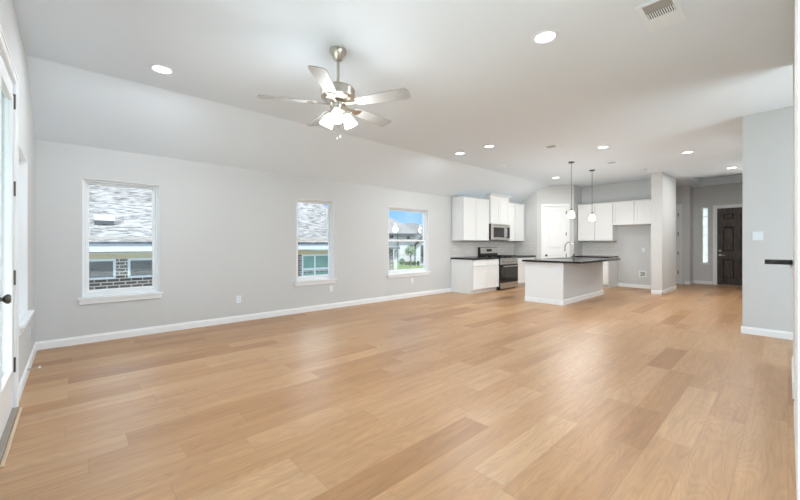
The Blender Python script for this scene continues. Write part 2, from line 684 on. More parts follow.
# hall and foyer
wall_with_holes('wall_hall', 'x', 14.50, 0.12, 2.12, 3.9, 0, ZC, [(2.40, 3.30, 0, 2.50)])
struct(MB().box(12.42, 14.62, 3.9, 4.02, 0, ZC).build('wall_hall_end', 'wall'))
struct(MB().box(14.62, XF, 2.12, 2.24, 0, ZC).build('wall_foyer_left', 'wall'))
FDOOR = (0.585, 1.545, 0.0, 2.45)
SIDE = (1.735, 1.90, 0.67, 2.50)
wall_with_holes('wall_front', 'x', XF, TH, 0.30, 2.24, 0, 3.45, [FDOOR, SIDE])
# the block of rooms on the right and the near right wall
struct(MB().box(7.19, 7.33, -2.9, 0.45, 0, ZC).build('wall_block', 'wall'))
struct(MB().box(7.33, XF, 0.33, 0.45, 0, ZC).build('wall_foyer_right', 'wall'))
struct(MB().box(2.4, 5.5, -0.17, -0.037, 0, ZC).build('wall_right', 'wall'))

# ceiling: flat slabs round the foyer tray, the tray itself, and the slope
TX0, TX1, TY0, TY1, TZ = 13.0, 14.85, 0.62, 1.90, 3.39
cb = MB()
cb.box(XL - TH, TX0, -2.9, YC, ZC, ZC + 0.4)
cb.box(TX1, XF + TH, -2.9, YC, ZC, ZC + 0.4)
cb.box(TX0, TX1, -2.9, TY0, ZC, ZC + 0.4)
cb.box(TX0, TX1, TY1, YC, ZC, ZC + 0.4)
cb.box(TX0, TX1, TY0, TY1, TZ, ZC + 0.4)
cb.prism([(YC, ZC), (YW, ZW), (YW + TH, ZW), (YW + TH, ZC + 0.4), (YC, ZC + 0.4)], XL - TH, 12.6, 'x')
struct(cb.build('ceiling', 'ceil'))


# ---------------------------------------------------------------- baseboards
def baseboard(name, p0, p1, h=0.102, t=0.016):
    """runs from p0 to p1 on the floor with the room on its right-hand side."""
    p0, p1 = Vector(p0), Vector(p1)
    d = p1 - p0
    L = d.length
    prof = [(0, 0), (-t, 0), (-t, h * 0.78), (-t * 0.55, h * 0.86), (-t * 0.55, h * 0.97), (0, h)]
    mb_ = MB().prism([(y, z) for y, z in prof], 0, L, 'x')
    o = mb_.build(name, 'trim')
    place(o, (p0.x, p0.y, 0), math.degrees(math.atan2(d.y, d.x)))
    return struct(o)


baseboard('baseboard_north', (XL, YW), (7.575, YW))
baseboard('baseboard_west', (XL, 4.145), (XL, YW))
baseboard('baseboard_kitchen', (XK, 3.535), (XK, 2.43))
baseboard('baseboard_column', (11.16, 2.43), (11.16, 2.174))
baseboard('baseboard_column_side', (11.144, 2.19), (12.84, 2.19))
baseboard('baseboard_hall', (14.5, 2.25), (14.5, 2.104))
baseboard('baseboard_foyer', (14.484, 2.12), (XF, 2.12))
baseboard('baseboard_front', (XF, 2.12), (XF, 1.64))
baseboard('baseboard_block', (7.19, 0.466), (7.19, -0.6))
baseboard('baseboard_right', (5.5, -0.037), (4.45, -0.037), h=0.14, t=0.012)
baseboard('baseboard_right_near', (4.0, -0.037), (3.62, -0.037), h=0.14, t=0.008)

# white casing at the near end of the right wall
struct(MB().box(2.4, 3.55, -0.037, -0.030, 0, 2.9).build('trim_1', 'matte'))
# narrow corner bead edge where the right wall stops
struct(MB().box(5.49, 5.504, -0.05, -0.034, 0.14, ZC - 0.002).build('trim_2', 'trim'))


# ---------------------------------------------------------------- windows
def window(name, w, h, mull='hung', sill=True):
    """Front faces -y at y=0 (the wall face); origin at the lower left of the opening."""
    r = bpy.data.objects.new(name, None)
    COL.objects.link(r)
    r['kind'] = 'structure'
    f, d0, d1 = 0.034, 0.075, 0.15
    fr = MB()
    fr.box(0.001, f, d0, d1, 0.001, h - 0.001).box(w - f, w - 0.001, d0, d1, 0.001, h - 0.001)
    fr.box(f, w - f, d0, d1, 0.001, f).box(f, w - f, d0, d1, h - f, h - 0.001)
    fr.build('window_frame', 'vinyl', r, 0.003)
    ln = MB().box(0.0005, 0.008, 0.001, d0 - 0.001, 0.007, h - 0.009).box(w - 0.008, w - 0.0005, 0.001, d0 - 0.001, 0.007, h - 0.009)
    ln.box(0.0005, w - 0.0005, 0.001, d0 - 0.001, h - 0.0085, h - 0.0005)
    ln.build('jamb_liner', 'trim', r)
    s = 0.036
    mid = h * 0.5
    x0, x1 = f + 0.001, w - f - 0.001

    def sash(nm, z0, z1, y0, y1, top, bot):
        sb = MB()
        sb.box(x0, x0 + s, y0, y1, z0, z1).box(x1 - s, x1, y0, y1, z0, z1)
        sb.box(x0 + s, x1 - s, y0, y1, z1 - top, z1).box(x0 + s, x1 - s, y0, y1, z0, z0 + bot)
        o = sb.build(nm, 'vinyl', r, 0.003)
        MB().box(x0 + s - 0.004, x1 - s + 0.004, (y0 + y1) / 2 - 0.002, (y0 + y1) / 2 + 0.002, z0 + bot - 0.004, z1 - top + 0.004).build('pane', 'glass', o)
        return o
    sash('upper_sash', mid - 0.02, h - f - 0.001, 0.116, 0.146, 0.03, 0.045)
    sash('lower_sash', f + 0.001, mid + 0.025, 0.082, 0.112, 0.045, 0.05)
    lk = MB().box(w / 2 - 0.03, w / 2 + 0.03, 0.066, 0.0815, mid + 0.006, mid + 0.02)
    lk.build('sash_lock', 'plastic', r, 0.002)
    if sill:
        MB().box(-0.045, w + 0.045, -0.045, -0.001, -0.028, 0.0).box(0.001, w - 0.001, -0.002, d0 + 0.003, 0.0005, 0.006).build('window_sill', 'trim', r, 0.004)
        MB().box(-0.03, w + 0.03, -0.022, -0.001, -0.088, -0.0285).build('apron', 'trim', r, 0.004)
    return r


for i, (a, b, c, d) in enumerate(WIN):
    place(window('window_%d' % (i + 1), b - a, d - c), (a, YW, c))
place(window('window_4', LWIN[1] - LWIN[0], LWIN[3] - LWIN[2]), (XL, LWIN[0], LWIN[2]), 90)
for i, (a, b, c, d) in enumerate(SWIN):
    place(window('window_%d' % (i + 6), b - a, d - c, sill=False), (b, -2.74, c), 180)  # unseen, added to let daylight in from the south
place(window('window_5', 2.4, 2.4, sill=False), (XL, -2.5, 0.3), 90)  # unseen window added for daylight from behind the camera
place(window('window_9', 2.4, 2.4, sill=False), (XL, 0.3, 0.3), 90)  # another unseen one, added beside the camera for more daylight

# foyer sidelight
r = bpy.data.objects.new('window_8', None)
COL.objects.link(r)
struct(r)
w_, h_ = SIDE[1] - SIDE[0], SIDE[3] - SIDE[2]
mb = MB()
mb.box(0.001, 0.022, 0.05, 0.12, 0.001, h_ - 0.001).box(w_ - 0.022, w_ - 0.001, 0.05, 0.12, 0.001, h_ - 0.001)
mb.box(0.022, w_ - 0.022, 0.05, 0.12, 0.001, 0.03).box(0.022, w_ - 0.022, 0.05, 0.12, h_ - 0.03, h_ - 0.001)
for k in range(1, 6):
    z = h_ * k / 6
    mb.box(0.022, w_ - 0.022, 0.075, 0.095, z - 0.008, z + 0.008)
mb.build('window_frame', 'vinyl', r, 0.002)
MB().box(0.018, w_ - 0.018, 0.083, 0.087, 0.026, h_ - 0.026).build('pane', 'frost', r)
MB().box(-0.04, w_ + 0.04, -0.04, -0.001, -0.03, 0.0).build('window_sill', 'trim', r, 0.003)
place(r, (XF, SIDE[1], SIDE[2]), -90)


# ---------------------------------------------------------------- doors
def casing(parent, w, h, cw=0.075, t=0.018, y=0.0):
    """door casing round an opening 0..w, 0..h on the face y=0 (front -y), plus the jamb lining."""
    mb_ = MB()
    mb_.box(-cw, 0.004, y - t, y - 0.0005, 0, h + cw).box(w - 0.004, w + cw, y - t, y - 0.0005, 0, h + cw)
    mb_.box(0.004, w - 0.004, y - t, y - 0.0005, h - 0.004, h + cw)
    mb_.box(-cw, -cw + 0.016, y - t - 0.006, y - t + 0.001, 0, h + cw).box(w + cw - 0.016, w + cw, y - t - 0.006, y - t + 0.001, 0, h + cw)
    mb_.box(-cw, w + cw, y - t - 0.006, y - t + 0.001, h + cw - 0.016, h + cw)
    mb_.build('casing', 'trim', parent, 0.003)
    j = MB().box(0.0005, 0.016, 0.0, 0.115, 0, h - 0.001).box(w - 0.016, w - 0.0005, 0.0, 0.115, 0, h - 0.001)
    j.box(0.016, w - 0.016, 0.0, 0.115, h - 0.016, h - 0.001)
    j.build('jamb', 'trim', parent)


def panel_slab(x0, x1, z0, z1, y0, y1, panels, m, parent, name='slab', depth=0.014):
    """a door slab with sunk panels that have a raised field; panels: (x0,x1,z0,z1)."""
    xs = sorted({x0, x1, *[p[0] for p in panels], *[p[1] for p in panels]})
    mb_ = MB()
    for a, b in zip(xs, xs[1:]):
        mid = (a + b) / 2
        zz = z0
        for p in sorted([p for p in panels if p[0] <= mid <= p[1]], key=lambda p: p[2]):
            mb_.box(a, b, y0, y1, zz, p[2])
            mb_.box(a, b, y0 + depth, y1, p[2], p[3])
            zz = p[3]
        mb_.box(a, b, y0, y1, zz, z1)
    bmesh.ops.remove_doubles(mb_.bm, verts=mb_.bm.verts, dist=1e-5)
    for p in panels:
        i = 0.028
        o_ = [(p[0] + i, p[2] + i), (p[1] - i, p[2] + i), (p[1] - i, p[3] - i), (p[0] + i, p[3] - i)]
        i2 = 0.05
        q_ = [(p[0] + i2, p[2] + i2), (p[1] - i2, p[2] + i2), (p[1] - i2, p[3] - i2), (p[0] + i2, p[3] - i2)]
        A = [mb_.bm.verts.new((u, y0 + depth, v)) for u, v in o_]
        B = [mb_.bm.verts.new((u, y0 + 0.002, v)) for u, v in q_]
        for k in range(4):
            l = (k + 1) % 4
            mb_.bm.faces.new([A[k], A[l], B[l], B[k]])
        mb_.bm.faces.new(B)
    return mb_.build(name, m, parent)


def hinge(parent, x, y, z, h=0.10):
    mb_ = MB().lathe([(0, -h / 2), (0.007, -h / 2), (0.007, h / 2), (0, h / 2)], (x, y - 0.007, z), 10)
    mb_.box(x - 0.016, x + 0.016, y - 0.003, y, z - h / 2, z + h / 2)
    return mb_.build('hinge', 'darknickel', parent)


def knob(parent, x, y, z, m='nickel', s=1.0):
    R_ = Matrix.Rotation(PI / 2, 4, 'X')
    prof = [(0, 0), (0.034, 0), (0.034, 0.008), (0.013, 0.012), (0.012, 0.032), (0.022, 0.038), (0.030, 0.048), (0.030, 0.058), (0.022, 0.066), (0, 0.068)]
    return MB().lathe([(a * s, b * s) for a, b in prof], (x, y, z), 24, R_).build('door_knob', m, parent, smooth=True)


# glazed exterior door in the left wall
d1 = bpy.data.objects.new('door_1', None)
COL.objects.link(d1)
struct(d1)
W1 = LDOOR[1] - LDOOR[0]
casing(d1, W1, LDOOR[3], cw=0.058)
sx0, sx1, sz1 = 0.019, W1 - 0.019, LDOOR[3] - 0.02
lx0, lx1, lz0, lz1 = 0.20, 0.775, 0.36, 2.37
mb = MB()
mb.box(sx0, lx0, 0.004, 0.048, 0.028, sz1).box(lx1, sx1, 0.004, 0.048, 0.028, sz1)
mb.box(lx0, lx1, 0.004, 0.048, 0.028, lz0).box(lx0, lx1, 0.004, 0.048, lz1, sz1)
mb.build('slab', 'trim', d1, 0.002)
mb = MB()
for a, b, c, d in ((lx0 - 0.03, lx0 + 0.02, lz0 - 0.03, lz1 + 0.03), (lx1 - 0.02, lx1 + 0.03, lz0 - 0.03, lz1 + 0.03),
                   (lx0 + 0.02, lx1 - 0.02, lz0 - 0.03, lz0 + 0.02), (lx0 + 0.02, lx1 - 0.02, lz1 - 0.02, lz1 + 0.03)):
    mb.box(a, b, -0.018, 0.0035, c, d)
mb.build('lite_frame', 'trim', d1, 0.004)
MB().box(lx0 + 0.001, lx1 - 0.001, 0.022, 0.028, lz0 + 0.001, lz1 - 0.001).build('pane', 'glass', d1)
for z in (2.41, 1.731, 1.037, 0.358):
    hinge(d1, W1 - 0.012, 0.0, z, 0.115)
knob(d1, 0.16, 0.004, 0.962, 'darknickel')
mb = MB().lathe([(0, 0), (0.03, 0), (0.03, 0.012), (0, 0.02)], (0.16, 0.004, 1.13), 20, Matrix.Rotation(PI / 2, 4, 'X'))
mb.build('deadbolt', 'nickel', d1, smooth=True)
MB().box(0.017, W1 - 0.017, -0.03, 0.12, 0.001, 0.026).build('threshold', 'thresh', d1, 0.003)
MB().box(0.0, W1, -0.05, -0.031, 0.001, 0.012).build('threshold_strip', 'woodtrim', d1, 0.003)
place(d1, (XL, LDOOR[0], 0), 90)

# pantry door on the diagonal
d2 = bpy.data.objects.new('door_2', None)
COL.objects.link(d2)
struct(d2)
WP = PH[1] - PH[0]
casing(d2, WP, PH[3], cw=0.075)
a, b = 0.02, WP - 0.02
panel_slab(a, b, 0.012, PH[3] - 0.02, 0.010, 0.045, [(a + 0.11, b - 0.11, 1.13, 2.36), (a + 0.11, b - 0.11, 0.2, 0.93)], 'trim', d2)
for z in (2.3, 1.62, 0.94, 0.26):
    hinge(d2, WP - 0.014, 0.006, z, 0.10)
knob(d2, a + 0.065, 0.010, 0.94, 'darknickel')
place(d2, (PA.x + pu.x * PH[0], PA.y + pu.y * PH[0], 0), PDEG)

# hall closet door
d3 = bpy.data.objects.new('door_3', None)
COL.objects.link(d3)
struct(d3)
WH = 0.90
casing(d3, WH, 2.50, cw=0.085)
panel_slab(0.02, WH - 0.02, 0.012, 2.48, 0.010, 0.045, [(0.14, WH - 0.14, 1.13, 2.36), (0.14, WH - 0.14, 0.2, 0.93)], 'trim', d3)
for z in (2.25, 1.63, 1.0, 0.38):
    hinge(d3, WH - 0.014, 0.006, z, 0.12)
knob(d3, 0.085, 0.010, 0.94, 'darknickel')
place(d3, (14.50, 3.30, 0), -90)

# dark front door
d4 = bpy.data.objects.new('door_4', None)
COL.objects.link(d4)
struct(d4)
WF = FDOOR[1] - FDOOR[0]
casing(d4, WF, FDOOR[3], cw=0.085)
cols = [(0.135, 0.43), (WF - 0.43, WF - 0.135)]
pans = []
for c0, c1 in cols:
    pans += [(c0, c1, 0.20, 0.84), (c0, c1, 1.06, 1.86), (c0, c1, 2.05, 2.28)]
panel_slab(0.02, WF - 0.02, 0.02, FDOOR[3] - 0.02, 0.010, 0.055, pans, 'dark_door', d4, depth=0.024)
R_ = Matrix.Rotation(PI / 2, 4, 'X')
MB().lathe([(0, 0), (0.033, 0), (0.033, 0.010), (0.016, 0.018), (0, 0.018)], (0.085, 0.010, 1.08), 20, R_).build('deadbolt', 'nickel', d4, smooth=True)
mb = MB().lathe([(0, 0), (0.033, 0), (0.033, 0.010), (0.012, 0.014), (0.012, 0.045), (0, 0.045)], (0.085, 0.010, 0.95), 20, R_)
mb.tube([(0.085, -0.035, 0.95), (0.15, -0.04, 0.952), (0.20, -0.036, 0.95)], 0.010)
mb.build('door_handle', 'nickel', d4, smooth=True)
MB().box(0.018, WF - 0.018, -0.02, 0.10, 0.001, 0.018).build('threshold', 'thresh', d4)
place(d4, (XF, FDOOR[1], 0), -90)


# ================================================================= KITCHEN
def shaker(x0, x1, z0, z1, y, m, parent, name='door', rail=0.06):
    """a shaker front, 20 mm thick, with its face at y (front -y)."""
    mb_ = MB()
    if z1 - z0 < 0.24:
        mb_.box(x0, x1, y, y + 0.02, z0, z1)
    else:
        mb_.box(x0, x0 + rail, y, y + 0.02, z0, z1).box(x1 - rail, x1, y, y + 0.02, z0, z1)
        mb_.box(x0 + rail, x1 - rail, y, y + 0.02, z0, z0 + rail).box(x0 + rail, x1 - rail, y, y + 0.02, z1 - rail, z1)
        mb_.box(x0 + rail, x1 - rail, y + 0.012, y + 0.019, z0 + rail, z1 - rail)
    return mb_.build(name, m, parent, 0.0015)


def base_cabinet(label, w, d, group, n=2, drawers=True, ztop=0.888):
    t = thing('base_cabinet', label, 'cabinet', group)
    mb_ = MB().box(0, w, 0.030, d, 0.095, ztop)
    mb_.build('body', 'cab', t, 0.001)
    MB().box(0, w, 0.085, d, 0, 0.095).build('toe_kick', 'cab', t)
    g = 0.007
    cw = w / n
    for i in range(n):
        a_, b_ = i * cw + g, (i + 1) * cw - g
        if drawers:
            shaker(a_, b_, 0.722, ztop - 0.014, 0.0, 'cab', t, 'drawer')
            shaker(a_, b_, 0.105, 0.70, 0.0, 'cab', t)
        else:
            shaker(a_, b_, 0.105, ztop - 0.012, 0.0, 'cab', t)
    return t


def wall_cabinet(label, w, d, z0, z1, group, n=2, crown=0.03, splits=None):
    t = thing('wall_cabinet', label, 'cabinet', group)
    MB().box(0, w, 0.030, d, z0, z1 - 0.002).build('body', 'cab', t, 0.001)
    xs = splits or [w * i / n for i in range(n + 1)]
    for a_, b_ in zip(xs, xs[1:]):
        shaker(a_ + 0.007, b_ - 0.007, z0 + 0.006, z1 - 0.012, 0.0, 'cab', t)
    if crown:
        k = crown
        cr = MB()
        pr_ = [(0.0, z1 - 0.008), (-k * 0.3, z1 + k * 0.2), (-k, z1 + k * 0.75), (-k, z1 + k), (0.03, z1 + k), (0.03, z1 - 0.008)]
        cr.prism(pr_, -k * 0.5, w + k * 0.5, 'x')
        cr.box(-k * 0.5, 0.02, 0.03, d, z1 - 0.001, z1 + k).box(w - 0.02, w + k * 0.5, 0.03, d, z1 - 0.001, z1 + k)
        cr.build('crown_moulding', 'cab', t)
    return t


GB, GU = 'base cabinets', 'wall cabinets'
UF, BF, BACK = 5.82, 5.48, 6.205
place(base_cabinet('white two-door base cabinet with end panel left of the range', 1.215, BACK - BF, GB), (7.58, BF, 0))
place(base_cabinet('white base cabinet between the range and the pantry wall', 1.155, BACK - BF, GB), (9.738, BF, 0))
place(wall_cabinet('white wall cabinet left of the microwave, nearest the window', 1.20, BACK - UF, 1.395, 2.555, GU, crown=0.018), (7.617, UF, 0))
place(wall_cabinet('tallest white wall cabinet, with stepped crown, above the microwave', 1.00, BACK - 5.78, 1.888, 2.70, GU, crown=0.055), (8.831, 5.78, 0))
place(wall_cabinet('white wall cabinet right of the microwave, beside the pantry', 0.985, BACK - UF, 1.395, 2.575, GU, crown=0.018, splits=[0, 0.43, 0.985]), (9.862, UF, 0))
# back wall
place(base_cabinet('white base cabinet on the back wall behind the island', 1.02, XK - 0.005 - 11.47, GB), (11.47, 4.56, 0), -90)
place(wall_cabinet('white two-door wall cabinet over the tiled back wall, left of the fridge cabinet', 1.005, XK - 0.005 - 11.88, 1.40, 2.54, GU, crown=0.018), (11.88, 4.55, 0), -90)
place(wall_cabinet('short white wall cabinet over the empty fridge space', 1.10, XK - 0.005 - 11.86, 1.86, 2.54, GU, crown=0.018), (11.86, 3.535, 0), -90)

# worktops
GW = 'black granite worktops'
tag(MB().box(7.555, 8.79, 5.45, 6.21, 0.89, 0.93).build('worktop', 'granite', bevel=0.004), 'black granite worktop on the cabinet left of the range', 'worktop', GW)
tag(MB().box(9.742, 10.893, 5.45, 6.21, 0.89, 0.93).build('worktop', 'granite', bevel=0.004), 'black granite worktop between the range and pantry wall', 'worktop', GW)
tag(MB().box(11.44, XK - 0.005, 3.51, 4.565, 0.89, 0.93).build('worktop', 'granite', bevel=0.004), 'black granite worktop along the kitchen back wall', 'worktop', GW)

# tiled backsplashes
GS = 'white tile backsplashes'
tag(MB().box(7.58, 10.893, 6.212, YW - 0.0005, 0.932, 1.394).build('tile_backsplash', 'tile'), 'glossy white subway tile backsplash behind the range', 'backsplash', GS)
ts = MB().box(0, 1.02, 0, 0.0045, 0.932, 1.398).build('tile_backsplash', 'tile')
place(ts, (XK - 0.0049, 4.565, 0), -90)
tag(ts, 'glossy white subway tile backsplash on the back wall beside the fridge space', 'backsplash', GS)
ts2 = MB().box(0, 0.73, 0, 0.006, 0.932, 1.394).build('tile_backsplash', 'tile')
place(ts2, (10.8935, 6.20, 0), -90)
tag(ts2, 'narrow white tile backsplash on the side of the pantry wall', 'backsplash', GS)

# microwave
mw = thing('microwave', 'stainless steel microwave mounted under the tall wall cabinet', 'microwave')
w_, h0, h1 = 0.985, 1.425, 1.884
MB().box(0, w_, 0.03, BACK - 5.745, h0, h1).build('body', 'black', mw, 0.003)
mb = MB().box(0, 0.10, 0, 0.03, h0, h1).box(0.66, w_, 0, 0.03, h0, h1).box(0.10, 0.66, 0, 0.03, h1 - 0.10, h1).box(0.10, 0.66, 0, 0.03, h0, h0 + 0.07)
mb.build('door', 'steel', mw, 0.003)
MB().box(0.10, 0.66, 0.006, 0.0295, h0 + 0.07, h1 - 0.10).build('door_window', 'dkglass', mw)
MB().box(0.78, w_ - 0.02, -0.004, -0.0005, h0 + 0.05, h1 - 0.09).build('control_panel', 'blackglass', mw)
hb = MB().tube([(0.73, -0.001, h0 + 0.07), (0.73, -0.045, h0 + 0.09), (0.73, -0.045, h1 - 0.12), (0.73, -0.001, h1 - 0.10)], 0.013)
hb.build('handle', 'steel', mw, smooth=True)
mb = MB()
for k in range(9):
    mb.box(0.08 + k * 0.09, 0.15 + k * 0.09, -0.0015, -0.0003, h1 - 0.04, h1 - 0.03)
mb.build('vent_slots', 'slot', mw)
place(mw, (8.838, 5.745, 0))

# range
rg = thing('gas_range', 'stainless steel and black gas range between the base cabinets', 'range')
w_ = 0.92
dp = 6.19 - 5.42
MB().box(0, w_, 0.03, dp, 0.03, 0.905).build('body', 'black', rg, 0.003)
for xx in (0.06, w_ - 0.06):
    for yy in (0.09, dp - 0.06):
        MB().lathe([(0, 0), (0.02, 0), (0.02, 0.03), (0, 0.03)], (xx, yy, 0), 12).build('levelling_foot', 'black', rg)
dr = MB().box(0.004, w_ - 0.004, 0.004, 0.0295, 0.04, 0.20).build('drawer', 'steel', rg, 0.004)
od = MB().box(0.004, w_ - 0.004, 0, 0.0295, 0.208, 0.715).build('oven_door', 'blackglass', rg, 0.004)
MB().box(0.18, w_ - 0.18, -0.003, -0.0005, 0.33, 0.60).build('oven_window', 'dkglass', od)
hb = MB().tube([(0.09, -0.055, 0.668), (w_ - 0.09, -0.055, 0.668)], 0.015)
hb.box(0.11, 0.135, -0.05, 0, 0.655, 0.682).box(w_ - 0.135, w_ - 0.11, -0.05, 0, 0.655, 0.682)
hb.build('oven_handle', 'steel', od, smooth=True)
MB().prism([(0.0, 0.725), (0.0295, 0.725), (0.0295, 0.90), (0.02, 0.90)], 0.002, w_ - 0.002, 'x').build('control_panel', 'steel', rg)
for k in range(5):
    x = 0.12 + k * (w_ - 0.24) / 4
    MB().lathe([(0, 0), (0.030, 0), (0.030, 0.008), (0.024, 0.012), (0.021, 0.038), (0, 0.040)], (x, 0.008, 0.81), 18, R_).build('burner_knob', 'nickel', rg, smooth=True)
MB().box(0.0, w_, 0.0, dp - 0.09, 0.9055, 0.925).build('cooktop', 'black', rg, 0.004)
for k in range(3):
    x0 = 0.03 + k * 0.29
    mb = MB()
    for q in range(4):
        mb.box(x0 + q * 0.088, x0 + q * 0.088 + 0.014, 0.05, dp - 0.14, 0.945, 0.96)
    for q in range(4):
        yy = 0.05 + q * (dp - 0.204) / 3
        mb.box(x0, x0 + 0.278, yy, yy + 0.014, 0.945, 0.96)
    for xx in (x0, x0 + 0.264):
        for yy in (0.05, dp - 0.154):
            mb.box(xx, xx + 0.014, yy, yy + 0.014, 0.9255, 0.946)
    mb.build('grate', 'iron', rg)
for (x, yy) in ((0.17, 0.2), (0.17, 0.48), (0.46, 0.34), (0.75, 0.2), (0.75, 0.48)):
    MB().lathe([(0, 0.9255), (0.045, 0.9255), (0.045, 0.935), (0.03, 0.942), (0, 0.942)], (x, yy, 0), 18).build('burner', 'iron', rg)
bgd = MB().prism([(dp - 0.085, 0.9055), (dp - 0.06, 1.205), (dp, 1.205), (dp, 0.9055)], 0.0, w_, 'x').build('backguard', 'black', rg)
MB().prism([(dp - 0.081, 1.02), (dp - 0.066, 1.19), (dp - 0.06, 1.19), (dp - 0.07, 1.02)], 0.02, w_ - 0.01, 'x').build('backguard_face', 'steel', bgd)
MB().prism([(dp - 0.083, 1.075), (dp - 0.0755, 1.15), (dp - 0.07, 1.15), (dp - 0.078, 1.075)], 0.33, 0.60, 'x').build('display', 'blackglass', bgd)
place(rg, (8.806, 5.42, 0))

# island
isl = thing('kitchen_island', 'white-ended kitchen island with grey seating side, under the pendants', 'island')
IX0, IX1, IY0, IY1 = 7.62, 10.04, 3.22, 4.07
mb = MB()
mb.box(IX0 + 0.02, IX1 - 0.02, IY0, IY0 + 0.10, 0, 0.899)
mb.build('seating_side_wall', 'wall', isl)
mb = MB().box(IX0, IX0 + 0.019, IY0 + 0.0, IY1, 0, 0.899)
mb.box(IX0 - 0.012, IX0, IY0 - 0.012, IY0 + 0.17, 0, 0.899).box(IX0, IX0 + 0.02, IY0 - 0.012, IY0, 0, 0.899)
mb.box(IX0 - 0.014, IX0, IY0 + 0.17, IY1, 0.80, 0.899)
mb.box(IX0 - 0.006, IX0, IY1 - 0.05, IY1, 0.1, 0.80)
mb.build('end_panel', 'cab', isl, 0.002)
MB().box(IX1 - 0.019, IX1, IY0, IY1, 0, 0.899).build('end_panel', 'cab', isl, 0.002)
mb = MB().box(IX0 + 0.02, IX1 - 0.02, IY1 - 0.05, IY1 - 0.021, 0.095, 0.899).box(IX0 + 0.02, IX1 - 0.02, IY1 - 0.10, IY1 - 0.085, 0, 0.095)
mb.build('face_frame', 'cab', isl)
for k in range(5):
    a_ = IX0 + 0.03 + k * 0.474
    o = shaker(-a_ - 0.464, -a_, 0.105, 0.875, -IY1, 'cab', isl)
    o.data.transform(Matrix.Rotation(PI, 4, 'Z'))
bb = MB()
bb.prism([(IY0 - 0.0, 0), (IY0 - 0.016, 0), (IY0 - 0.016, 0.10), (IY0 - 0.008, 0.112), (IY0, 0.118)], IX0 + 0.02, IX1, 'x')
bb.prism([(IX0 - 0.012, 0), (IX0 - 0.026, 0), (IX0 - 0.026, 0.085), (IX0 - 0.018, 0.10), (IX0 - 0.012, 0.10)], IY0 - 0.016, IY1, 'y')
bb.build('island_baseboard', 'trim', isl)
# island top with a sink cut-out
CX0, CX1, CY0, CY1 = 7.55, 10.08, 2.83, 4.11
KX0, KX1, KY0, KY1 = 8.40, 9.20, 3.56, 3.98
mb = MB()
mb.box(CX0, KX0, CY0, CY1, 0.90, 0.94).box(KX1, CX1, CY0, CY1, 0.90, 0.94)
mb.box(KX0, KX1, CY0, KY0, 0.90, 0.94).box(KX0, KX1, KY1, CY1, 0.90, 0.94)
bmesh.ops.remove_doubles(mb.bm, verts=mb.bm.verts, dist=1e-5)
tag(mb.build('island_worktop', 'granite'), 'black granite top of the kitchen island with sink cut-out', 'worktop', GW)
sk = thing('kitchen_sink', 'stainless undermount sink set into the black island top', 'sink')
mb = MB()
t_ = 0.012
mb.box(KX0 + 0.002, KX1 - 0.002, KY0 + 0.002, KY1 - 0.002, 0.70, 0.712)
mb.box(KX0 + 0.002, KX0 + 0.012, KY0 + 0.002, KY1 - 0.002, 0.712, 0.934).box(KX1 - 0.012, KX1 - 0.002, KY0 + 0.002, KY1 - 0.002, 0.712, 0.934)
mb.box(KX0 + 0.012, KX1 - 0.012, KY0 + 0.002, KY0 + 0.012, 0.712, 0.934).box(KX0 + 0.012, KX1 - 0.012, KY1 - 0.012, KY1 - 0.002, 0.712, 0.934)
mb.build('basin', 'steel', sk)
MB().lathe([(0, 0.7125), (0.045, 0.7125), (0.045, 0.716), (0.03, 0.7165), (0, 0.7145)], ((KX0 + KX1) / 2, (KY0 + KY1) / 2, 0), 20).build('drain', 'darknickel', sk)

# faucet
fc = thing('kitchen_faucet', 'tall gooseneck chrome faucet on the island top', 'faucet')
MB().lathe([(0, 0.0005), (0.032, 0.0005), (0.032, 0.012), (0.022, 0.02), (0.020, 0.12), (0.016, 0.13), (0, 0.13)], (0, 0, 0), 24).build('base', 'darknickel', fc, smooth=True)
pts = [(0, 0, 0.12), (0, 0, 0.30)]
for k in range(1, 13):
    a_ = PI * k / 12 * 0.97
    pts.append((0, 0.10 - 0.10 * math.cos(a_), 0.30 + 0.10 * math.sin(a_)))
pts.append((0, 0.205, 0.25))
MB().tube(pts, 0.014, 14).build('spout', 'nickel', fc, smooth=True)
MB().lathe([(0, 0), (0.017, 0), (0.019, 0.06), (0.015, 0.075), (0, 0.075)], (0, 0.205, 0.18), 18).build('spray_head', 'nickel', fc, smooth=True)
MB().tube([(0.018, 0, 0.075), (0.05, -0.005, 0.085), (0.10, -0.01, 0.12)], [0.010, 0.009, 0.006]).build('handle', 'nickel', fc, smooth=True)
place(fc, (8.82, 3.47, 0.94))


# ---------------------------------------------------------------- outlets and switches
GO = 'white electrical outlets'


